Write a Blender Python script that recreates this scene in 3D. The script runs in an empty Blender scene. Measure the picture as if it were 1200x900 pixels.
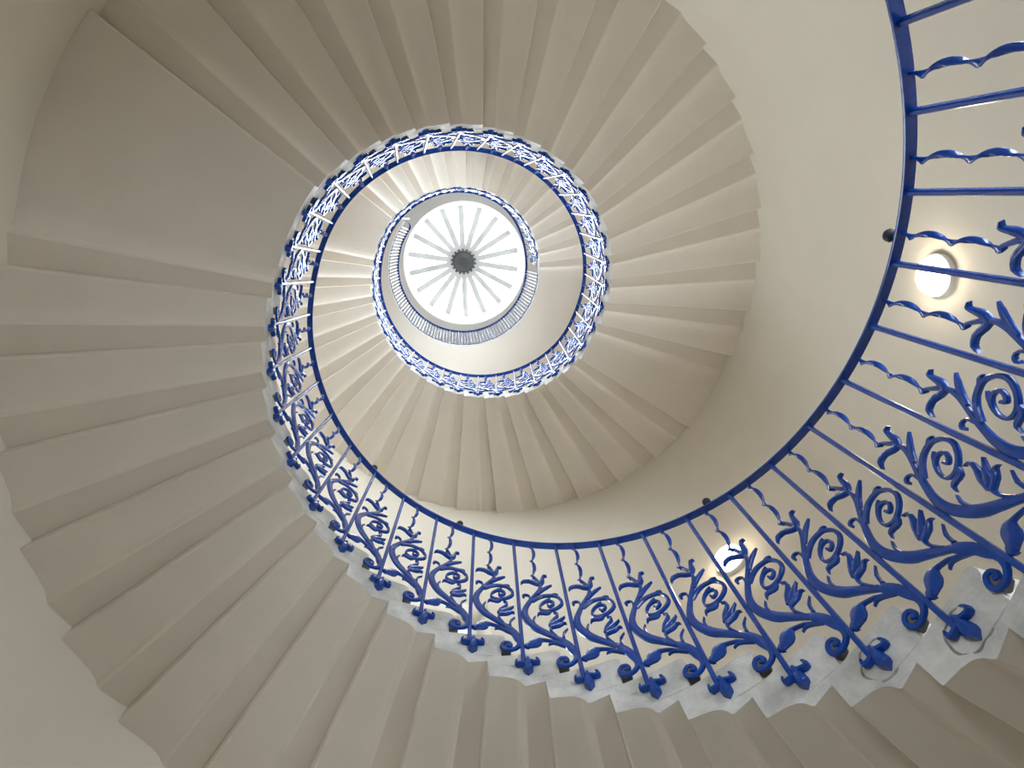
import bpy, bmesh, math, random
from mathutils import Vector, Matrix
from mathutils.geometry import tessellate_polygon

PI = math.pi
rnd = random.Random(7)

# ------------------------------------------------------------------ survey of the stair (unit = radius of the open well)
S = 1.30                       # metres per unit: radius of the open well
ZC = 1.50                      # camera height above the floor
DT, DZ = 0.1806, 0.1246        # angle and rise of one step
TA, ZA = 0.5694, 1.2150        # corner number 0 of the soffit line: angle and height
RW = 2.1146                    # wall radius
L1 = 3.0                       # width of the big landing in steps
L2 = (2 * PI - 33 * DT) / DT   # width of the small landing in steps
RAIL = 8.3                     # underside of the handrail above the soffit line, in rises
TREAD = 1.2                    # tread above its soffit corner, in rises


def Z(z):
    return ZC + S * z


# ------------------------------------------------------------------ camera
F, VX, VY, CX, CY = 768.69, 527.68, 283.81, -0.1790, -0.3812
zc = Vector((VX - 600, VY - 450, F)).normalized()
xc = (Vector((1, 0, 0)) - zc * zc.x).normalized()
yc = zc.cross(xc)
right = Vector((xc.x, yc.x, zc.x))
down = Vector((xc.y, yc.y, zc.y))
fwd = Vector((xc.z, yc.z, zc.z))
cam_data = bpy.data.cameras.new('camera')
cam = bpy.data.objects.new('camera', cam_data)
bpy.context.scene.collection.objects.link(cam)
cam_data.sensor_width = 36.0
cam_data.lens = F / 1200 * 36.0
cam_data.clip_start = 0.02
mw = Matrix.Identity(4)
for i in range(3):
    mw[i][0], mw[i][1], mw[i][2] = right[i], -down[i], -fwd[i]
mw[0][3], mw[1][3], mw[2][3] = CX * S, CY * S, ZC
cam.matrix_world = mw
scene = bpy.context.scene
scene.camera = cam

# ------------------------------------------------------------------ sky, daylight openings, exposure
SKY = 10.0
world = bpy.data.worlds.new('overcast_sky')
scene.world = world
world.use_nodes = True
bg = world.node_tree.nodes['Background']
bg.inputs['Color'].default_value = (0.84, 0.92, 1.0, 1)
bg.inputs['Strength'].default_value = SKY
scene.view_settings.view_transform = 'Standard'
scene.view_settings.look = 'None'
scene.view_settings.gamma = 1.0
scene.view_settings.use_curve_mapping = False
scene.view_settings.exposure = 1.15
scene.cycles.diffuse_bounces = 10
scene.cycles.glossy_bounces = 4
scene.cycles.transparent_max_bounces = 16
scene.cycles.max_bounces = 14

ZSK = 13.4                     # glass plane of the skylight
ZCEIL = 12.0
RSK = 1.09
SKX, SKY_Y = 0.075 * S, 0.0
WINS = [(-49.0, 12.0, 0.65, 2.02), (-125.0, 10.0, -0.35, 1.20), (105.0, 16.0, 2.75, 4.20), (-77.0, 21.0, 4.70, 7.25),  # the first two are unseen windows added to light the lowest soffits and walls
        (100.0, 20.0, 6.60, 8.45), (100.0, 12.0, 9.85, 11.35), (-80.0, 12.0, 9.40, 11.35)]  # the last is an unseen window added to brighten the upper storeys
BAY = -1                        # this window stands in a deep recess whose head and sides splay out smoothly
BAYD = 0.12                    # depth of the splay
WDEPTH = 0.17                  # depth of the window recess


def portal(name, loc, direction, sx, sy, shape='RECTANGLE'):
    l = bpy.data.lights.new(name, 'AREA')
    l.shape = shape
    l.size = sx
    if shape == 'RECTANGLE':
        l.size_y = sy
    l.cycles.is_portal = True
    o = bpy.data.objects.new(name, l)
    scene.collection.objects.link(o)
    o.location = loc
    o.rotation_euler = Vector(direction).to_track_quat('-Z', 'Y').to_euler()
    return o


portal('daylight_portal', (SKX, SKY_Y, Z(ZSK) + 0.25), (0, 0, -1), 2 * RSK * S, 2 * RSK * S)
for n_, (wa, wh, z0, z1) in enumerate(WINS):
    a = math.radians(wa)
    rr = (RW + WDEPTH + (BAYD if n_ == BAY else 0)) * S + 0.12
    o = portal('daylight_portal', (rr * math.cos(a), rr * math.sin(a), Z((z0 + z1) / 2)), (-math.cos(a), -math.sin(a), 0),
               2.0 * RW * S * math.sin(math.radians(wh)), (z1 - z0) * S)

# ------------------------------------------------------------------ materials


def material(name, color, rough=0.6, spec=0.5, bump=0.0, bscale=30.0, vary=0.0, vscale=3.0, vcolor=None, coat=0.0, metallic=0.0):
    m = bpy.data.materials.new(name)
    m.use_nodes = True
    nt = m.node_tree
    b = nt.nodes['Principled BSDF']
    b.inputs['Base Color'].default_value = (*color, 1)
    b.inputs['Roughness'].default_value = rough
    b.inputs['Specular IOR Level'].default_value = spec
    b.inputs['Metallic'].default_value = metallic
    if coat:
        b.inputs['Coat Weight'].default_value = coat
        b.inputs['Coat Roughness'].default_value = 0.12
    tc = nt.nodes.new('ShaderNodeTexCoord')
    geo = nt.nodes.new('ShaderNodeNewGeometry')
    if vary:
        n = nt.nodes.new('ShaderNodeTexNoise')
        n.inputs['Scale'].default_value = vscale
        n.inputs['Detail'].default_value = 6
        n.inputs['Roughness'].default_value = 0.62
        nt.links.new(geo.outputs['Position'], n.inputs['Vector'])
        r = nt.nodes.new('ShaderNodeValToRGB')
        r.color_ramp.elements[0].position = 0.32
        r.color_ramp.elements[1].position = 0.68
        lo = vcolor or tuple(c * (1 - vary) for c in color)
        r.color_ramp.elements[0].color = (*lo, 1)
        r.color_ramp.elements[1].color = (*color, 1)
        nt.links.new(n.outputs['Fac'], r.inputs['Fac'])
        nt.links.new(r.outputs['Color'], b.inputs['Base Color'])
    if bump:
        n2 = nt.nodes.new('ShaderNodeTexNoise')
        n2.inputs['Scale'].default_value = bscale
        n2.inputs['Detail'].default_value = 4
        nt.links.new(geo.outputs['Position'], n2.inputs['Vector'])
        bp = nt.nodes.new('ShaderNodeBump')
        bp.inputs['Strength'].default_value = bump
        bp.inputs['Distance'].default_value = 0.01
        nt.links.new(n2.outputs['Fac'], bp.inputs['Height'])
        nt.links.new(bp.outputs['Normal'], b.inputs['Normal'])
    return m


M_WALL = material('cream_wall_paint', (0.67, 0.617, 0.53), 0.75, 0.3, 0.10, 9.0, 0.04, 1.5)
M_SOFFIT = material('stone_coloured_soffit_paint', (0.72, 0.655, 0.58), 0.55, 0.35, 0.12, 7.0, 0.05, 2.5)
M_STONE = material('pale_grey_stone', (0.62, 0.605, 0.58), 0.5, 0.4, 0.6, 35.0, 0.2, 7.0, (0.37, 0.36, 0.34))
M_TREAD = material('worn_tread_stone', (0.74, 0.72, 0.68), 0.55, 0.4, 0.2, 25.0, 0.1, 6.0)
M_BLUE = material('smalt_blue_iron_paint', (0.003, 0.050, 0.31), 0.24, 0.30, 0.15, 60.0, 0.3, 25.0, None, 0.3)
M_LEAD = material('dark_lead', (0.10, 0.10, 0.10), 0.45, 0.5, 0.3, 60.0, 0.3, 20.0)
M_LEADPATCH = material('old_lead_caulking', (0.34, 0.33, 0.31), 0.7, 0.3, 0.9, 60.0, 0.2, 28.0, (0.12, 0.115, 0.11))
M_KNOB = material('dark_bronze_stud', (0.02, 0.022, 0.035), 0.45, 0.25, 0.1, 40.0)
M_FRAME = material('white_window_paint', (0.80, 0.80, 0.78), 0.4, 0.5, 0.05, 20.0)
M_HUB = material('grey_cast_iron', (0.12, 0.125, 0.13), 0.5, 0.5, 0.2, 30.0)
M_BAR = material('white_glazing_bar_paint', (0.82, 0.82, 0.81), 0.5, 0.4, 0.05, 20.0)
M_CEIL = material('ceiling_paint', (0.62, 0.60, 0.59), 0.7, 0.3, 0.05, 10.0)
M_FLOOR = material('stone_floor', (0.66, 0.63, 0.58), 0.5, 0.4, 0.1, 12.0, 0.12, 3.0)


def glass_material():
    m = bpy.data.materials.new('window_glass')
    m.use_nodes = True
    nt = m.node_tree
    nt.nodes.clear()
    out = nt.nodes.new('ShaderNodeOutputMaterial')
    mix = nt.nodes.new('ShaderNodeMixShader')
    tr = nt.nodes.new('ShaderNodeBsdfTransparent')
    tr.inputs['Color'].default_value = (0.95, 0.97, 0.96, 1)
    gl = nt.nodes.new('ShaderNodeBsdfGlossy')
    gl.inputs['Roughness'].default_value = 0.03
    fr = nt.nodes.new('ShaderNodeFresnel')
    fr.inputs['IOR'].default_value = 1.45
    nt.links.new(fr.outputs['Fac'], mix.inputs['Fac'])
    nt.links.new(tr.outputs['BSDF'], mix.inputs[1])
    nt.links.new(gl.outputs['BSDF'], mix.inputs[2])
    nt.links.new(mix.outputs['Shader'], out.inputs['Surface'])
    return m


M_GLASS = glass_material()


def lamp_material():
    m = bpy.data.materials.new('lit_opal_glass')
    m.use_nodes = True
    b = m.node_tree.nodes['Principled BSDF']
    b.inputs['Base Color'].default_value = (0.9, 0.88, 0.84, 1)
    b.inputs['Emission Color'].default_value = (1.0, 0.86, 0.66, 1)
    b.inputs['Emission Strength'].default_value = LAMP
    return m


LAMP = 12.0
M_LAMP = lamp_material()

# ------------------------------------------------------------------ mesh helpers
COL = scene.collection


def finish(name, bm, mats, parent=None, angle=35, recalc=True):
    if recalc:
        bmesh.ops.recalc_face_normals(bm, faces=bm.faces)
    me = bpy.data.meshes.new(name)
    bm.to_mesh(me)
    bm.free()
    for m in (mats if isinstance(mats, (list, tuple)) else [mats]):
        me.materials.append(m)
    for p in me.polygons:
        p.use_smooth = True
    me.set_sharp_from_angle(angle=math.radians(angle))
    return link(name, me, parent)


def link(name, me, parent=None):
    o = bpy.data.objects.new(name, me)
    COL.objects.link(o)
    if parent is not None:
        o.parent = parent
    return o


def copy_to(src, parent, mat=None):
    c = src.copy()
    COL.objects.link(c)
    c.parent = parent
    if mat is not None:
        c.matrix_local = mat
    return c


def empty(name, loc, label, cat, group=None):
    o = bpy.data.objects.new(name, None)
    COL.objects.link(o)
    o.location = loc
    o.empty_display_size = 0.2
    o['label'] = label
    o['category'] = cat
    if group:
        o['group'] = group
    return o


def structure(o, label=None):
    o['kind'] = 'structure'
    if label:
        o['label'] = label
    return o


def grid(bm, rows, close_u=False, close_v=False, mat=0):
    """rows: list of lists of coordinates -> quads"""
    vs = [[bm.verts.new(p) for p in r] for r in rows]
    nu, nv = len(vs), len(vs[0])
    fs = []
    for i in range(nu if close_u else nu - 1):
        for j in range(nv if close_v else nv - 1):
            f = bm.faces.new((vs[i][j], vs[i][(j + 1) % nv], vs[(i + 1) % nu][(j + 1) % nv], vs[(i + 1) % nu][j]))
            f.material_index = mat
            fs.append(f)
    return vs


def cap(bm, ring, mat=0):
    try:
        f = bm.faces.new(ring)
        f.material_index = mat
    except ValueError:
        pass


def box(bm, c, sx, sy, sz, rot=None, mat=0):
    m = Matrix.LocRotScale(Vector(c), rot, Vector((sx, sy, sz)))
    r = bmesh.ops.create_cube(bm, size=1.0, matrix=m)
    for v in r['verts']:
        for f in v.link_faces:
            f.material_index = mat


def bar(bm, p, q, w, d, side=None, mat=0, ch=0.22):
    """bar with chamfered rectangular section from p to q; side = direction of width"""
    p, q = Vector(p), Vector(q)
    t = (q - p).normalized()
    s = Vector(side) if side is not None else t.orthogonal()
    s = (s - t * s.dot(t)).normalized()
    n = t.cross(s)
    c = min(w, d) * ch
    pts = [(w / 2, d / 2 - c), (w / 2 - c, d / 2), (-w / 2 + c, d / 2), (-w / 2, d / 2 - c),
           (-w / 2, -d / 2 + c), (-w / 2 + c, -d / 2), (w / 2 - c, -d / 2), (w / 2, -d / 2 + c)]
    vs = grid(bm, [[e + s * a + n * b for a, b in pts] for e in (p, q)], close_v=True, mat=mat)
    cap(bm, vs[0], mat)
    cap(bm, vs[1][::-1], mat)


def lathe(bm, prof, axis_m, n=24, mat=0):
    """prof: (radius, height) pairs about local z of axis_m"""
    rows = []
    for r, h in prof:
        rows.append([axis_m @ Vector((max(r, 1e-5) * math.cos(2 * PI * k / n), max(r, 1e-5) * math.sin(2 * PI * k / n), h)) for k in range(n)])
    vs = grid(bm, rows, close_v=True, mat=mat)
    cap(bm, vs[0][::-1], mat)
    cap(bm, vs[-1], mat)


def cyl(r, t, z):
    return Vector((r * S * math.cos(t), r * S * math.sin(t), Z(z)))


# ------------------------------------------------------------------ the line of the stair
# stations: (theta, z, width in steps, kind) for each block, from the floor to the gallery
K0 = -19
blocks = []                    # theta, z, width, flight
t, z = TA + K0 * DT, ZA + K0 * DZ
for kind, count, w in (('first', 15 - K0, 1.0), ('big_landing', 1, L1), ('second', 15, 1.0), ('small_landing', 1, L2),
                       ('third', 15, 1.0), ('upper_landing', 1, L1), ('fourth', 13, 1.0)):
    for i in range(count):
        blocks.append((t, z, w, kind))
        t += w * DT
        z += DZ
T_TOP, Z_TOP = t, z            # corner where the gallery begins
LINE = [(b[0], b[1]) for b in blocks] + [(T_TOP, Z_TOP), (T_TOP + 8.0, Z_TOP)]


def line_z(th):
    for (t0, z0), (t1, z1) in zip(LINE, LINE[1:]):
        if th <= t1:
            return z0 + (z1 - z0) * (th - t0) / (t1 - t0)
    return LINE[-1][1]


# ------------------------------------------------------------------ structure: wall, floor, ceiling, gallery floor, windows
FLOOR_Z = -ZC / S


def smooth(x):
    x = min(max(x, 0.0), 1.0)
    return x * x * (3 - 2 * x)


def bay(deg, zz):
    """how far the wall is splayed out at this place"""
    if BAY < 0:
        return 0.0
    wa, wh, z0, z1 = WINS[BAY]
    if zz < z0 - .001 or not 0 < deg < 360:
        return 0.0
    a = smooth((deg - 66) / (wa - wh - 66)) * smooth((160 - deg) / (160 - wa - wh))
    ztop = 5.72 + .012 * (deg - 64)
    b = min(1.0, max(0.0, (ztop - zz) / (ztop - z1)))
    return BAYD * a * b


def build_wall():
    bm = bmesh.new()
    brk = set()
    for wa, wh, z0, z1 in WINS:
        brk.add(round((wa - wh) % 360, 3)); brk.add(round((wa + wh) % 360, 3))
    angs = sorted({float(a) for a in range(0, 360, 4)} | brk | {float(a) for a in range(64, 164, 2)})
    zs = sorted({FLOOR_Z, ZCEIL, WINS[BAY][2] - .002} | {v for w_ in WINS for v in w_[2:]} | {4.45 + .15 * k for k in range(15)} | {3.2, 3.7})
    V = {}

    def vert(i, j):
        i %= len(angs)
        if (i, j) not in V:
            V[i, j] = bm.verts.new(cyl(RW + bay(angs[i], zs[j]), math.radians(angs[i]), zs[j]))
        return V[i, j]
    for i in range(len(angs)):
        a0 = angs[i]
        a1 = angs[(i + 1) % len(angs)] + (360 if i + 1 == len(angs) else 0)
        am = (a0 + a1) / 2
        for j in range(len(zs) - 1):
            zm = (zs[j] + zs[j + 1]) / 2
            if any(abs((am - wa + 180) % 360 - 180) < wh and z0 < zm < z1 for wa, wh, z0, z1 in WINS):
                continue
            bm.faces.new((vert(i, j), vert(i + 1, j), vert(i + 1, j + 1), vert(i, j + 1)))
    # reveals
    for k_, (wa, wh, z0, z1) in enumerate(WINS):
        n = 6
        R1 = RW + (BAYD if k_ == BAY else 0)
        R2 = R1 + WDEPTH
        a = [math.radians(wa - wh + 2 * wh * k / n) for k in range(n + 1)]
        ra = math.radians(wa)

        def far(q, zz):
            # the frame stands in a flat plane
            y = R2 * S * math.sin((q - ra) * .85)
            return Vector((R2 * S * math.cos(ra) - y * math.sin(ra), R2 * S * math.sin(ra) + y * math.cos(ra), Z(zz)))
        for zz in (z0, z1):
            grid(bm, [[cyl(R1, q, zz) for q in a], [far(q, zz) for q in a]])
        for q in (a[0], a[-1]):
            grid(bm, [[cyl(R1, q, z0), cyl(R1, q, z1)], [far(q, z0), far(q, z1)]])
    bmesh.ops.remove_doubles(bm, verts=bm.verts, dist=1e-4)
    o = finish('wall_round', bm, M_WALL, None, 30)
    structure(o, 'plain cream painted round wall of the stairwell')
    return o


build_wall()

bm = bmesh.new()
grid(bm, [[cyl(0.001, 2 * PI * k / 72, FLOOR_Z) for k in range(72)], [cyl(RW + 0.02, 2 * PI * k / 72, FLOOR_Z) for k in range(72)]], close_v=True)
structure(finish('floor', bm, M_FLOOR), 'pale stone floor at the foot of the stairwell')

bm = bmesh.new()


def sk(r, a, zz):
    return Vector((SKX + r * S * math.cos(a), SKY_Y + r * S * math.sin(a), Z(zz)))


NC = 96
inner = [sk(RSK, 2 * PI * k / NC, ZCEIL) for k in range(NC)]
outer = [cyl(RW + 0.02, 2 * PI * k / NC, ZCEIL) for k in range(NC)]
lip = [sk(RSK, 2 * PI * k / NC, ZSK + 0.15) for k in range(NC)]
grid(bm, [outer, inner, lip], close_v=True)
structure(finish('ceiling', bm, M_CEIL, None, 30), 'white ceiling with the round drum of the skylight')

for n_, (wa, wh, z0, z1) in enumerate(WINS, 1):
    a = math.radians(wa)
    R2 = RW + WDEPTH - 0.03
    root = bpy.data.objects.new('window_%d' % n_, None)
    COL.objects.link(root)
    root.location = cyl(R2, a, z0)
    structure(root, 'tall white sash window in the round wall, %s' % ('added unseen to light the lower flight', 'ground storey, added unseen to even the light below', 'first storey', 'middle storey above the second flight', 'middle storey above the third flight', 'gallery storey', 'gallery storey opposite, added unseen to brighten the top')[n_ - 1])
    hw = R2 * math.sin(math.radians(wh * 0.85)) * S
    hh = (z1 - z0) * S
    Rm = Matrix.Rotation(a, 4, 'Z')
    mb = bmesh.new()
    for y in (-hw, hw):
        bar(mb, (0, y, 0), (0, y, hh), 0.09, 0.07, (0, 1, 0))
    for zz in (0.03, hh / 2, hh - 0.03):
        bar(mb, (0, -hw, zz), (0, hw, zz), 0.07, 0.07, (0, 0, 1))
    fr = finish('window_frame', mb, M_FRAME, root)
    fr.matrix_local = Rm
    for k in (1, 2, 3):
        gb = bmesh.new()
        bar(gb, (0, -hw + 2 * hw * k / 4, 0.03), (0, -hw + 2 * hw * k / 4, hh - 0.03), 0.022, 0.03, (0, 1, 0))
        finish('glazing_bar', gb, M_FRAME, root).matrix_local = Rm
    for k in (1, 2, 4, 5):
        gb = bmesh.new()
        bar(gb, (0, -hw, hh * k / 6), (0, hw, hh * k / 6), 0.022, 0.03, (0, 0, 1))
        finish('glazing_bar', gb, M_FRAME, root).matrix_local = Rm
    gb = bmesh.new()
    grid(gb, [[(0.01, -hw, 0), (0.01, hw, 0)], [(0.01, -hw, hh), (0.01, hw, hh)]])
    finish('window_pane', gb, M_GLASS, root).matrix_local = Rm

# ------------------------------------------------------------------ stone steps and landings
RF = 1.020                     # where the bare stone end meets the painted soffit
END = RW - 0.0004


def block_profile(w):
    bottom = [(0, 0), (.10, -.03), (.355, -.10), (.39, -.05), (.435, .08), (.49, .17), (.57, .24), (.70, .30)]
    top = [(.70, TREAD), (.70, TREAD), (.2, TREAD), (-.24, TREAD), (-.33, TREAD - .03), (-.378, TREAD - .11), (-.385, TREAD - .22), (-.36, TREAD - .32),
           (-.30, TREAD - .38), (-.275, .204), (.0, .204)]
    return bottom, top


def dense(pts, step=0.35):
    out = []
    for (a, b), (c, d) in zip(pts, pts[1:]):
        n = max(1, int(math.ceil(abs(c - a) / step)))
        out += [(a + (c - a) * k / n, b + (d - b) * k / n) for k in range(n)]
    return out + [pts[-1]]


def extrude_block(bm, th, z, w, r0, r1, zoff=0.0, clip=None, only=None):
    bottom, top = block_profile(w)
    us = [.70 + (w - .004 - .70) * k / max(1, math.ceil((w - .7) / .35)) for k in range(max(1, math.ceil((w - .7) / .35)) + 1)]
    bottom = bottom[:8] + [(u, .30 + .05 * (u - .7) / (w - .7)) for u in us[1:-1]] + [(w - .028, .35), (w - .008, .375), (us[-1], .43)]
    top = [(u, TREAD) for u in us[::-1]] + dense(top[2:])
    poly = bottom + top
    nb = len(bottom)

    def co(r, u, v):
        zz = z + v * DZ
        if clip is not None:
            zz = max(zz, clip)
        return cyl(r, th + u * DT, zz)
    rs = [r0, r1] if r1 - r0 < 0.2 else [r0, r0 + (r1 - r0) / 2, r1]
    rows = [[co(r, u, v) for u, v in poly] for r in rs]
    vs = [[bm.verts.new(p) for p in row] for row in rows]
    n = len(poly)
    for i in range(len(rs) - 1):
        for j in range(n):
            f = bm.faces.new((vs[i][j], vs[i][(j + 1) % n], vs[i + 1][(j + 1) % n], vs[i + 1][j]))
            f.material_index = 0 if j < nb - 1 or j >= n - 1 else 1
            if j == nb - 1:
                f.material_index = 0
    # end faces: a quad strip where floor and soffit run level, triangles round the moulded front
    iu = min(k for k in range(nb) if bottom[k][0] >= .70 - 1e-6)
    bu = [(bottom[k][0], k) for k in range(iu, nb - 3)] + [(bottom[nb - 1][0], nb - 1)]
    tu = [(top[k][0], nb + k) for k in range(len(top)) if top[k][0] >= .70 - 1e-6]
    strip = list(zip(bu, tu[::-1]))
    front = list(range(0, iu + 1)) + [strip[0][1][1]] + [k for k in range(nb, n) if k > strip[0][1][1]]
    tri = tessellate_polygon([[Vector((poly[k][0], poly[k][1] * 0.5, 0)) for k in front]])
    for ring in (vs[0], vs[-1]):
        for a_, b_, c_ in tri:
            try:
                bm.faces.new((ring[front[a_]], ring[front[b_]], ring[front[c_]])).material_index = 2
            except ValueError:
                pass
        for (p_, q_) in zip(strip, strip[1:]):
            low = list(range(p_[0][1], q_[0][1] + 1))
            bm.faces.new([ring[k] for k in low] + [ring[q_[1][1]], ring[p_[1][1]]]).material_index = 2


MATS = [M_SOFFIT, M_TREAD, M_STONE]
PROTO = {}


def step_block(name, parent, th, z, w, loc, flight_name=None, clip=None):
    """painted block reaching to the wall + bare stone end at the well; repeated steps share mesh data"""
    key = (round(w, 4), clip is not None and z - 1.0 * DZ < clip)
    if key[1]:
        key = key + (round(z, 4),)
    if key not in PROTO:
        meshes = []
        for (r0, r1, mats) in ((RF, END, MATS), (1.0, RF, MATS)):
            b = bmesh.new()
            extrude_block(b, 0.0, z if key[1] else 0.0, w, r0, r1, clip=clip if key[1] else None)
            bmesh.ops.translate(b, verts=b.verts, vec=-cyl(1.0, 0, z if key[1] else 0.0))
            bmesh.ops.recalc_face_normals(b, faces=b.faces)
            me = bpy.data.meshes.new(name)
            b.to_mesh(me)
            b.free()
            for m in mats:
                me.materials.append(m)
            for p in me.polygons:
                p.use_smooth = True
            me.set_sharp_from_angle(angle=math.radians(15))
            meshes.append(me)
        PROTO[key] = meshes
    me, me2 = PROTO[key]
    o = link(name, me, parent)
    base = cyl(1.0, th, z)
    if parent is not None:
        o.location = base - parent.location
    else:
        o.location = base
    o.rotation_euler = (0, 0, th)
    e = link('stone_end', me2, o)
    return o


FLIGHT_LABELS = {
    'first': 'lowest flight of stone steps, sweeping round the left and bottom edge of the photo',
    'second': 'second flight of steps, its beige soffit fanning across the top and right',
    'third': 'third flight of steps, pale soffit below and left of the inner railing ring',
    'fourth': 'topmost short flight of steps, bright soffit above the skylight ring',
}
LANDING_LABELS = {
    'big_landing': 'broad flat stone landing at upper left between lower and second flights',
    'small_landing': 'narrow flat stone landing at lower right between second and third flights',
    'upper_landing': 'small distant pale landing left of the inner ring, below the topmost flight',
}
roots = {}
for th, z, w, kind in blocks:
    if kind in FLIGHT_LABELS:
        if kind not in roots:
            roots[kind] = empty('stair_flight', cyl(1.0, th, max(z - DZ, FLOOR_Z)), FLIGHT_LABELS[kind], 'stairs', 'flights of the spiral staircase')
        step_block('step', roots[kind], th, z, w, None, clip=FLOOR_Z)
    else:
        o = step_block('stair_landing', None, th, z, w, None)
        o['label'] = LANDING_LABELS[kind]
        o['category'] = 'landing'
        o['group'] = 'landings of the spiral staircase'

# gallery floor: level, most of a turn
GAL_END = 2 * PI * 2 + math.radians(220)
bm = bmesh.new()
extrude_block(bm, T_TOP, Z_TOP, (GAL_END - T_TOP) / DT, 1.0, END)
structure(finish('gallery_floor', bm, MATS, None, 24), 'flat beige underside of the round gallery at the top of the stairs')

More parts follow.
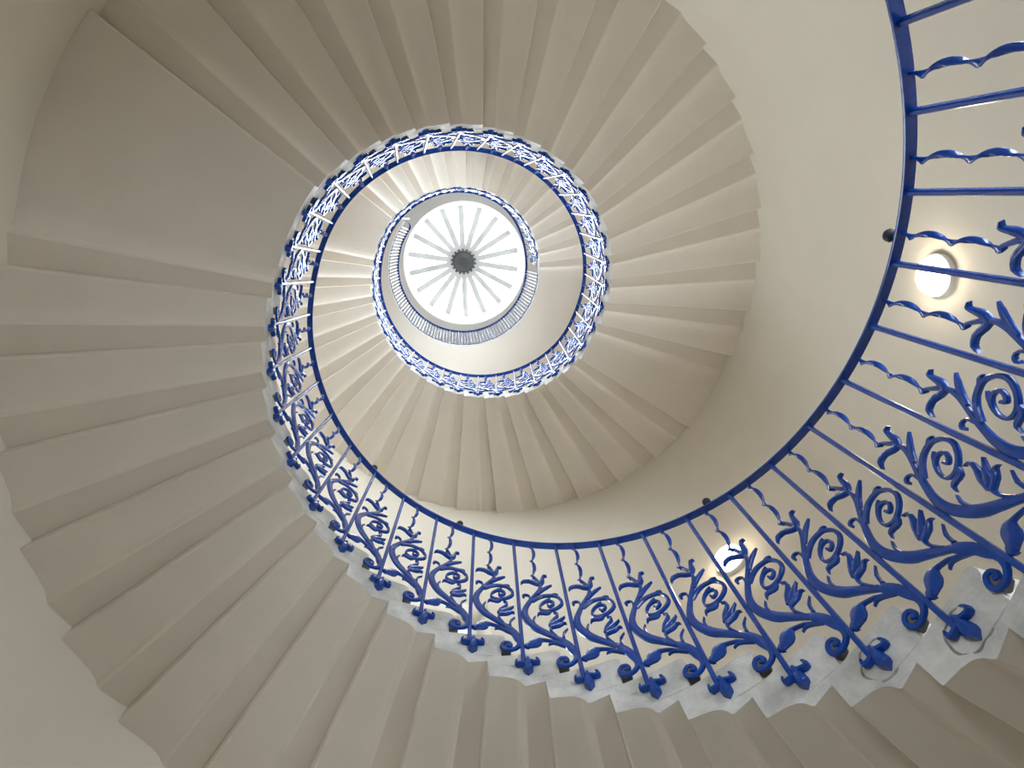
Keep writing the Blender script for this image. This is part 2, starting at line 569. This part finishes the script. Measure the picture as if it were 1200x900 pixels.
# ------------------------------------------------------------------ ironwork: data traced as (a, b) pairs = left and right edge of each stroke
PANEL = {"stem":[[[0.681,5.18,0.622,5.2],[0.69,5.1,0.624,5.13],[0.697,5.02,0.626,5.04],[0.708,4.95,0.636,4.94],[0.724,4.87,0.659,4.84],[0.745,4.77,0.688,4.73],[0.772,4.67,0.719,4.63],[0.804,4.57,0.753,4.51],[0.841,4.45,0.789,4.4],[0.877,4.34,0.822,4.29],[0.909,4.24,0.849,4.19],[0.939,4.15,0.873,4.1],[0.969,4.05,0.898,4.0],[0.999,3.95,0.924,3.9],[1.029,3.84,0.95,3.8],[1.06,3.73,0.975,3.69],[1.091,3.61,1.0,3.58],[1.123,3.49,1.023,3.47],[1.151,3.35,1.04,3.36],[1.176,3.21,1.051,3.25],[1.196,3.06,1.058,3.14],[1.206,2.92,1.057,3.04],[1.201,2.78,1.049,2.95],[1.186,2.65,1.034,2.86],[1.16,2.53,1.012,2.77],[1.123,2.42,0.977,2.68],[1.078,2.31,0.934,2.6],[1.025,2.22,0.89,2.52],[0.966,2.16,0.848,2.46],[0.904,2.13,0.8,2.41],[0.84,2.09,0.742,2.35],[0.759,2.04,0.67,2.27],[0.673,1.98,0.594,2.18],[0.611,1.93,0.536,2.12],[0.588,1.91,0.514,2.12],[0.599,1.9,0.496,2.13],[0.596,1.87,0.474,2.11],[0.564,1.8,0.432,2.05],[0.523,1.72,0.383,1.97],[0.491,1.64,0.341,1.87],[0.473,1.58,0.319,1.77],[0.458,1.5,0.309,1.68],[0.443,1.43,0.302,1.61],[0.425,1.38,0.293,1.56],[0.412,1.34,0.281,1.51],[0.405,1.32,0.276,1.44],[0.403,1.27,0.284,1.35],[0.406,1.21,0.301,1.25],[0.414,1.15,0.323,1.16],[0.428,1.09,0.351,1.08],[0.447,1.03,0.384,1.0],[0.47,0.98,0.421,0.92],[0.499,0.92,0.462,0.85],[0.531,0.88,0.507,0.78],[0.56,0.84,0.556,0.72],[0.592,0.82,0.608,0.69],[0.627,0.8,0.659,0.66],[0.647,0.8,0.704,0.66],[0.654,0.82,0.732,0.7],[0.659,0.85,0.741,0.77],[0.659,0.88,0.738,0.84],[0.651,0.92,0.721,0.92],[0.634,0.97,0.693,1.0],[0.619,1.01,0.658,1.08],[0.603,1.03,0.615,1.14],[0.581,1.05,0.573,1.17],[0.569,1.05,0.533,1.19],[0.566,1.05,0.503,1.17],[0.561,1.04,0.487,1.13],[0.56,1.03,0.482,1.08],[0.563,1.02,0.494,1.02],[0.57,1.0,0.514,0.96],[0.566,1.0,0.546,0.9],[0.551,1.01,0.587,0.88],[0.559,1.01,0.604,0.89],[0.574,1.01,0.616,0.9]],
 [[0.906,3.88,0.947,3.98],[0.842,4.01,0.884,4.12],[0.78,4.14,0.818,4.25],[0.723,4.24,0.752,4.36],[0.672,4.31,0.69,4.45],[0.624,4.37,0.63,4.51],[0.574,4.41,0.573,4.55],[0.521,4.44,0.513,4.59],[0.47,4.46,0.451,4.61],[0.428,4.46,0.394,4.6],[0.393,4.42,0.346,4.55],[0.363,4.36,0.306,4.48],[0.343,4.3,0.279,4.39],[0.336,4.23,0.267,4.29],[0.338,4.15,0.269,4.18],[0.349,4.08,0.286,4.06],[0.37,4.0,0.319,3.95],[0.405,3.92,0.363,3.84],[0.443,3.83,0.409,3.75],[0.483,3.76,0.457,3.67],[0.527,3.69,0.507,3.59],[0.569,3.64,0.554,3.53],[0.607,3.59,0.599,3.48],[0.641,3.56,0.643,3.44],[0.672,3.54,0.687,3.42],[0.709,3.53,0.732,3.42],[0.744,3.54,0.776,3.44],[0.763,3.56,0.808,3.49],[0.766,3.61,0.815,3.57],[0.758,3.68,0.805,3.67],[0.741,3.76,0.784,3.78],[0.712,3.85,0.752,3.89],[0.674,3.94,0.71,4.01],[0.639,4.01,0.664,4.1],[0.608,4.05,0.616,4.17],[0.576,4.08,0.57,4.2],[0.549,4.09,0.53,4.21],[0.527,4.08,0.495,4.2],[0.51,4.06,0.466,4.16],[0.504,4.05,0.45,4.1],[0.507,4.02,0.456,4.02],[0.519,3.97,0.476,3.94],[0.534,3.93,0.501,3.87],[0.554,3.89,0.532,3.81],[0.577,3.86,0.567,3.76],[0.583,3.85,0.605,3.74],[0.578,3.85,0.628,3.78],[0.581,3.88,0.63,3.83],[0.585,3.92,0.631,3.88]],
 [[0.615,3.56,0.568,3.52],[0.645,3.49,0.593,3.42],[0.662,3.45,0.641,3.31],[0.698,3.43,0.708,3.26],[0.753,3.4,0.762,3.25],[0.805,3.35,0.8,3.23],[0.854,3.27,0.826,3.22],[0.876,3.16,0.85,3.16],[0.884,3.07,0.878,3.07]],
 [[0.929,4.02,0.986,3.99],[0.926,4.15,0.974,4.12],[0.934,4.27,0.971,4.21],[0.977,4.32,0.996,4.24],[1.029,4.31,1.03,4.23],[1.076,4.26,1.054,4.19],[1.111,4.17,1.067,4.15],[1.109,4.08,1.064,4.15],[1.095,4.04,1.056,4.11]],
 [[0.754,4.44,0.798,4.51],[0.674,4.64,0.719,4.72],[0.6,4.81,0.642,4.91],[0.547,4.92,0.579,5.03],[0.5,5.01,0.523,5.11],[0.452,5.12,0.464,5.18],[0.404,5.22,0.405,5.23]],
 [[0.493,4.46,0.508,4.56],[0.442,4.53,0.454,4.62],[0.4,4.58,0.4,4.68],[0.371,4.6,0.36,4.67],[0.338,4.61,0.332,4.64]],
 [[0.646,4.01,0.677,4.07],[0.612,4.09,0.641,4.15],[0.581,4.17,0.602,4.22],[0.551,4.23,0.561,4.27],[0.52,4.3,0.522,4.31]],
 [[0.947,2.62,1.026,2.57],[0.953,2.73,1.012,2.69],[0.954,2.83,0.992,2.82],[0.939,2.92,0.958,2.93],[0.916,3.02,0.921,3.03]],
 [[0.445,2.12,0.503,2.08],[0.442,2.24,0.491,2.22],[0.432,2.36,0.467,2.37],[0.394,2.5,0.41,2.51],[0.342,2.65,0.345,2.65]],
 [[0.548,1.79,0.578,1.68],[0.624,1.79,0.647,1.7],[0.701,1.77,0.707,1.7],[0.759,1.69,0.751,1.66],[0.802,1.59,0.8,1.59]]],"tulip_mid":[[[0.578,2.17,0.617,2.1],[0.611,2.26,0.657,2.18],[0.639,2.35,0.692,2.27],[0.651,2.42,0.706,2.36],[0.653,2.49,0.706,2.45],[0.641,2.56,0.695,2.55],[0.623,2.64,0.68,2.63]],
 [[0.649,2.61,0.684,2.66],[0.59,2.69,0.65,2.78],[0.537,2.77,0.608,2.9],[0.495,2.86,0.556,2.99],[0.45,2.98,0.495,3.08],[0.391,3.13,0.417,3.19],[0.329,3.3,0.332,3.31]],
 [[0.639,2.64,0.707,2.65],[0.595,2.79,0.676,2.81],[0.554,2.93,0.637,2.97],[0.511,3.07,0.579,3.12],[0.47,3.21,0.529,3.24],[0.443,3.35,0.501,3.34],[0.443,3.47,0.488,3.4],[0.489,3.48,0.502,3.42],[0.538,3.45,0.541,3.44]],
 [[0.645,2.54,0.653,2.65],[0.568,2.62,0.578,2.74],[0.491,2.7,0.514,2.81],[0.431,2.81,0.459,2.89],[0.394,2.89,0.4,2.97],[0.371,2.91,0.358,2.96],[0.341,2.91,0.335,2.93]]],"tulip_top":[[[0.62,5.19,0.681,5.26],[0.583,5.29,0.661,5.36],[0.546,5.42,0.644,5.44],[0.533,5.58,0.618,5.58],[0.528,5.72,0.59,5.72],[0.524,5.76,0.568,5.81],[0.523,5.78,0.533,5.88],[0.496,5.81,0.493,5.88],[0.457,5.85,0.456,5.87]],
 [[0.647,5.29,0.68,5.1],[0.694,5.3,0.73,5.11],[0.739,5.32,0.786,5.13],[0.794,5.37,0.84,5.18],[0.864,5.4,0.889,5.22],[0.948,5.35,0.948,5.2],[1.025,5.26,1.003,5.16],[1.066,5.12,1.041,5.09],[1.087,4.98,1.081,4.98]],
 [[0.606,5.27,0.682,5.15],[0.633,5.38,0.704,5.26],[0.661,5.49,0.726,5.38],[0.69,5.6,0.75,5.49],[0.725,5.7,0.768,5.57],[0.773,5.66,0.766,5.58],[0.795,5.59,0.789,5.57]]],"bud":[[[0.427,1.73,0.464,1.63],[0.497,1.77,0.536,1.66],[0.563,1.81,0.605,1.69],[0.618,1.85,0.658,1.74],[0.679,1.88,0.707,1.78],[0.759,1.87,0.779,1.78],[0.832,1.86,0.848,1.76],[0.87,1.85,0.886,1.74],[0.898,1.85,0.914,1.72]],
 [[0.888,1.84,0.883,1.75],[0.927,1.86,0.91,1.67],[0.981,1.84,0.923,1.61],[1.037,1.78,0.932,1.56],[1.081,1.72,0.954,1.5],[1.115,1.65,0.987,1.43],[1.139,1.58,1.031,1.36],[1.161,1.51,1.083,1.31],[1.186,1.43,1.132,1.26],[1.226,1.37,1.166,1.22],[1.28,1.21,1.158,1.28],[1.236,1.15,1.175,1.26],[1.183,1.16,1.178,1.17]]],"foot":[[[0.273,0.4,0.232,0.57],[0.218,0.41,0.182,0.57],[0.161,0.44,0.139,0.58],[0.102,0.48,0.1,0.6],[0.041,0.56,0.087,0.61],[0.022,0.66,0.086,0.61],[0.038,0.72,0.083,0.65],[0.068,0.73,0.088,0.67],[0.097,0.71,0.104,0.69]],
 [[0.278,0.46,0.259,0.33],[0.332,0.39,0.315,0.27],[0.382,0.33,0.368,0.21],[0.425,0.28,0.42,0.16],[0.445,0.25,0.473,0.12],[0.445,0.25,0.507,0.15],[0.451,0.26,0.506,0.22],[0.453,0.29,0.484,0.29],[0.446,0.33,0.458,0.34]],
 [[0.286,0.52,0.208,0.58],[0.299,0.42,0.199,0.5],[0.314,0.33,0.19,0.43],[0.337,0.26,0.177,0.37],[0.357,0.19,0.169,0.31],[0.366,0.11,0.173,0.25],[0.362,0.05,0.187,0.17],[0.336,0.0,0.22,0.1],[0.306,-0.02,0.253,0.02],[0.293,-0.04,0.267,-0.01],[0.284,-0.04,0.276,-0.04]]]}


def rb(b):
    return .986 + .034 * min(max(b / 8.1, -.2), 1.03)


def pp(a, b, off, w, s):
    """point of the ironwork in the frame of its station: a in steps, b in rises above the stair line"""
    th = a * w * DT
    r = rb(b) * S + off
    return Vector((r * math.cos(th) - S, r * math.sin(th), (a * s + b) * DZ * S))


def strokes(bm, data, w, s, thick, chamf=0.68, off=0.0):
    for L in data:
        rows = []
        for la, lb, ra, rb_ in L:
            ma, mb_ = (la + ra) / 2, (lb + rb_) / 2
            fa, fb = ma + (la - ma) * chamf, mb_ + (lb - mb_) * chamf
            ga, gb = ma + (ra - ma) * chamf, mb_ + (rb_ - mb_) * chamf
            rows.append([pp(la, lb, off + thick / 2, w, s), pp(ra, rb_, off + thick / 2, w, s), pp(ra, rb_, off - thick * .15, w, s),
                         pp(ga, gb, off - thick / 2, w, s), pp(fa, fb, off - thick / 2, w, s), pp(la, lb, off - thick * .15, w, s)])
        vs = grid(bm, rows, close_v=True)
        cap(bm, vs[0])
        cap(bm, vs[-1][::-1])


def mesh_of(name, build, mat=None, angle=40):
    b = bmesh.new()
    build(b)
    bmesh.ops.recalc_face_normals(b, faces=b.faces)
    me = bpy.data.meshes.new(name)
    b.to_mesh(me)
    b.free()
    me.materials.append(mat or M_BLUE)
    for p in me.polygons:
        p.use_smooth = True
    me.set_sharp_from_angle(angle=math.radians(angle))
    return me


def twisted(w, s):
    def build(bm):
        n = 40
        rows = []
        for i in range(n + 1):
            f = i / n
            a, b = .60 + (.765 - .60) * f, RAIL + (5.55 - RAIL) * f
            ang = f * 2 * PI * 2.4 + .5
            c = pp(a, b, 0, w, s)
            u = Vector((math.cos(ang), math.sin(ang), 0))
            v = Vector((-math.sin(ang), math.cos(ang), 0))
            c = c + Vector((math.cos(ang), math.sin(ang), 0)) * 0.0085
            hw, ht = 0.0105, 0.0046
            rows.append([c + u * hw + v * ht * .5, c + u * hw * .8 + v * ht, c - u * hw * .8 + v * ht, c - u * hw + v * ht * .5,
                         c - u * hw - v * ht * .5, c - u * hw * .8 - v * ht, c + u * hw * .8 - v * ht, c + u * hw - v * ht * .5])
        vs = grid(bm, rows, close_v=True)
        cap(bm, vs[0]); cap(bm, vs[-1][::-1])
    return build


def baluster(w, s):
    def build(bm):
        p, q = pp(.335 / w, .36, 0, w, s), pp(.04 / w, RAIL + .02, 0, w, s)
        bar(bm, p, q, 0.019, 0.019, (0, 1, 0))
    return build


def foot(w, s):
    data = [[(la / w, lb, ra / w, r_) for la, lb, ra, r_ in L] for L in PANEL['foot']]

    def build(bm):
        strokes(bm, data[:2], w, s, 0.022, .5, -0.004)
        strokes(bm, data[2:], w, s, 0.034, .45, -0.004)
    return build


def bracket(w, s):
    def build(bm):
        p = pp(.62, .93, 0.0, w, s)
        q = pp(.62, .93, 0.05, w, s)
        bar(bm, p, q, 0.045, 0.035, (0, 1, -.3))
    return build


def tip(L, k=1.0):
    return L


variants = {}


def variant(w, s):
    key = (round(w, 3), round(s, 3))
    if key not in variants:
        P_ = PANEL
        variants[key] = dict(
            baluster=mesh_of('baluster', baluster(w, s)),
            foot=mesh_of('foot', foot(w, s), None, 50),
            scroll=mesh_of('scroll_panel', lambda b: strokes(b, P_['stem'], w, s, 0.013)),
            rod=mesh_of('twisted_rod', twisted(w, s), None, 60),
            tulip=mesh_of('tulip', lambda b: strokes(b, P_['tulip_top'], w, s, 0.018, .45), None, 50),
            tulip_mid=mesh_of('tulip', lambda b: strokes(b, P_['tulip_mid'], w, s, 0.016, .5), None, 50),
            bud=mesh_of('leaf_bud', lambda b: strokes(b, P_['bud'], w, s, 0.015, .5), None, 50),
            bracket=mesh_of('bracket', bracket(w, s), M_LEAD))
    return variants[key]


def rail_z(th):
    return sum(line_z(th + d) for d in (-.09, -.045, 0, .045, .09)) / 5 + RAIL * DZ


K_FIRST = -13
GR0, GR1, GH = .985, .962, 10.02   # gallery balustrade: foot radius, rail radius, rail height


def blend(th):
    return smooth((th - T_TOP + 1.0) / 1.14)


bal = empty('stair_balustrade', cyl(1.0, TA + K_FIRST * DT, ZA + K_FIRST * DZ),
            'blue wrought iron balustrade of tulip scrolls spiralling up beside the stone steps', 'balustrade')
B0 = bal.location.copy()
stations = []
for th, z, w, kind in blocks:
    if th < TA + (K_FIRST - .01) * DT:
        continue
    n = 3 if w > 2.5 else 2 if w > 1.5 else 1
    for i in range(n):
        stations.append((th + w * DT * i / n, z + DZ * i / n, w / n, 1.0 / n))
for th, z, w, s in stations:
    v = variant(w, s)
    M = Matrix.Translation(cyl(1.0, th, z) - B0) @ Matrix.Rotation(th, 4, 'Z')
    f = blend(th)
    if f > 0:                  # the last panels grow a little taller and lean in to meet the gallery rail
        up = RAIL * DZ
        lift = (GH - rail_z(th)) * f
        M = M @ Matrix(((1, 0, (GR1 - rb(RAIL)) * f / up, 0), (0, 1, 0, 0), (0, 0, (up + lift) / up, 0), (0, 0, 0, 1)))
    o = link('baluster', v['baluster'], bal); o.matrix_local = M
    link('foot', v['foot'], o)
    o = link('scroll_panel', v['scroll'], bal); o.matrix_local = M
    for nm, key in (('twisted_rod', 'rod'), ('tulip', 'tulip'), ('tulip', 'tulip_mid'), ('leaf_bud', 'bud'), ('bracket', 'bracket')):
        c = link(nm, v[key], o)
    c['label'] = 'dark lead bracket'


# dark ragged lead caulking round the two feet nearest the camera
for (th, z, w, kind) in [b_ for b_ in blocks if abs(b_[0] - TA) < .01 or abs(b_[0] - TA + DT) < .01]:
    b = bmesh.new()
    n = 40
    ph = [rnd.uniform(0, 6.28) for _ in range(6)]
    ring = []
    for k in range(n):
        q = 2 * PI * k / n
        rr = .068 * (1 + sum(.06 * math.sin((i + 2) * q + ph[i]) for i in range(5)))
        ring.append((rr * math.cos(q), rr * math.sin(q) * 1.1))
    rows = []
    for sc_, off in ((1.0, .003), (.985, -.002), (.93, -.0035), (.87, -.002), (.85, .003)):
        rows.append([Vector((off - ((.30 * DT) * S + x * sc_) ** 2 / (2 * S), (.30 * DT) * S + x * sc_, (.30 + .30) * DZ * S + y * sc_)) for x, y in ring])
    grid(b, rows, close_v=True)
    tgt = [o for o in roots['first'].children if (o.location + roots['first'].location - cyl(1.0, th, z)).length < .01][0]
    p = finish('lead_seam', b, M_LEADPATCH, tgt)
    p['label'] = 'ragged dark lead seam'


def sweep_rail(name, path, parent, prof, base, mat=M_BLUE):
    bm = bmesh.new()
    rows = [[cyl(r + dr, t_, z_) + Vector((0, 0, dz_)) - base for dr, dz_ in prof] for t_, r, z_ in path]
    vs = grid(bm, rows, close_v=True)
    cap(bm, vs[0]); cap(bm, vs[-1][::-1])
    return finish(name, bm, mat, parent, 40)


RAILPROF = [(-.0155, 0), (.0155, 0), (.0165, .004), (.0165, .009), (.012, .013), (.004, .0155), (-.004, .0155), (-.012, .013), (-.0165, .009), (-.0165, .004)]


T_R0, T_R1 = stations[0][0], T_TOP + 0.14
path = []
n = int((T_R1 - T_R0) / 0.03)
for i in range(n + 1):
    th = T_R0 + (T_R1 - T_R0) * i / n
    f = blend(th)
    path.append((th, rb(RAIL) * (1 - f) + GR1 * f, rail_z(th) * (1 - f) + GH * f))
sweep_rail('handrail', path, bal, RAILPROF, B0)
for deg in (-23.1, 37.5, 99.0, 127.0):
    th = math.radians(deg)
    b = bmesh.new()
    bmesh.ops.create_icosphere(b, subdivisions=2, radius=0.023)
    lathe(b, [(.009, -.036), (.009, -.010)], Matrix.Identity(4), 10)
    k = finish('rail_stud', b, M_KNOB, bal, 60)
    k.location = cyl(rb(RAIL) - .006, th, rail_z(th)) + Vector((0, 0, .046)) - B0
    k['label'] = 'small dark round stud'

# gallery balustrade: level ring of plain bars, turning outward at the open end
GZ = Z_TOP + TREAD * DZ
ga0, ga1 = T_TOP + .14, GAL_END - .06
gal = empty('gallery_balustrade', cyl(GR0, ga0, GZ), 'level ring of plain straight blue bars and rail round the top gallery', 'balustrade')
G0 = gal.location.copy()
gpath = [(ga0 + (ga1 - ga0) * i / 110, GR1, GH) for i in range(111)]
gpath += [(ga1 + .02, GR1 + .004, GH), (ga1 + .045, GR1 + .02, GH), (ga1 + .06, GR1 + .05, GH), (ga1 + .066, GR1 + .12, GH), (ga1 + .066, 1.5, GH), (ga1 + .066, RW - .03, GH)]
sweep_rail('handrail', gpath, gal, RAILPROF, G0)
bpath = [(ga0 + (ga1 - ga0) * i / 110, GR0 + .02, GZ + .0) for i in range(111)]
sweep_rail('base_rail', bpath, gal, [(-.014, .0), (.014, .0), (.014, .012), (-.014, .012)], G0)
b = bmesh.new()
bar(b, (0, 0, 0), (-(GR0 + .02 - GR1) * S, 0, (GH - GZ) * S + .004), 0.019, 0.019, (0, 1, 0))
me_b = None
ob = finish('baluster', b, M_BLUE, gal)
me_b = ob.data
NB = 84
for i in range(NB):
    th = ga0 + (ga1 - ga0) * (i + .5) / NB
    o = ob if i == 0 else copy_to(ob, gal)
    o.matrix_local = Matrix.Translation(cyl(GR0 + .02, th, GZ) - G0) @ Matrix.Rotation(th, 4, 'Z')
for i in range(14):
    r = 1.06 + (RW - 1.12) * i / 13
    o = copy_to(ob, gal)
    o.matrix_local = Matrix.Translation(cyl(r, ga1 + .066, GZ) - G0) @ Matrix.Rotation(ga1 + .066 - PI / 2, 4, 'Z') @ Matrix.Shear('XY', 4, (0, 0))

# ------------------------------------------------------------------ wall lamps
LAMP_LABELS = ['round lit opal wall lamp at right, seen between the blue balusters',
               'round lit opal wall lamp at lower middle, seen behind blue scrolls']
for (deg, zz), lab in zip(((-6.3, 2.91), (45.5, 3.51)), LAMP_LABELS):
    th = math.radians(deg)
    root = empty('wall_lamp', cyl(RW, th, zz), lab, 'lamp', 'wall lamps along the stair')
    M = Matrix.Rotation(th, 4, 'Z') @ Matrix.Rotation(-PI / 2, 4, 'Y')
    b = bmesh.new()
    lathe(b, [(.02, .0), (.128, .0), (.130, .02), (.130, .038), (.118, .044), (.02, .044)], M, 32)
    finish('lamp_base', b, M_FRAME, root)
    b = bmesh.new()
    prof = [(.116, .040), (.119, .055)] + [(.119 * math.cos(q), .055 + .062 * math.sin(q)) for q in (.25, .5, .75, 1.0, 1.25, 1.45)] + [(.002, .117)]
    lathe(b, prof, M, 32)
    finish('lamp_shade', b, M_LAMP, root)

# ------------------------------------------------------------------ skylight
sky_root = empty('skylight', sk(0, 0, ZSK), 'round white skylight with a dark central hub and radiating glazing bars', 'skylight')
NBAR = 18
b = bmesh.new()
hub = [(.03, -.16), (.10, -.15), (.13, -.12), (.16, -.10), (.17, -.06), (.205, -.05), (.22, -.02), (.22, .03), (.10, .05)]
lathe(b, [(r * S, h * S) for r, h in hub], Matrix.Identity(4), 36)
finish('hub', b, M_HUB, sky_root)
a0 = math.radians(8)
for k in range(NBAR):
    a = a0 + 2 * PI * k / NBAR
    d = Vector((math.cos(a), math.sin(a), 0))
    b = bmesh.new()
    bar(b, d * .18 * S, d * (RSK + .01) * S, .15, .07, (-d.y, d.x, 0))
    finish('glazing_bar', b, M_BAR, sky_root)
    b = bmesh.new()
    bmesh.ops.create_icosphere(b, subdivisions=1, radius=.028 * S, matrix=Matrix.Translation(d * .235 * S + Vector((0, 0, -.02))))
    finish('hub_boss', b, M_HUB, sky_root)
    b = bmesh.new()
    arc = [a + 2 * PI / NBAR * q / 4 for q in range(5)]
    grid(b, [[(r * S * math.cos(q), r * S * math.sin(q), .03) for q in arc] for r in (.17, RSK + .01)])
    finish('pane', b, M_GLASS, sky_root)
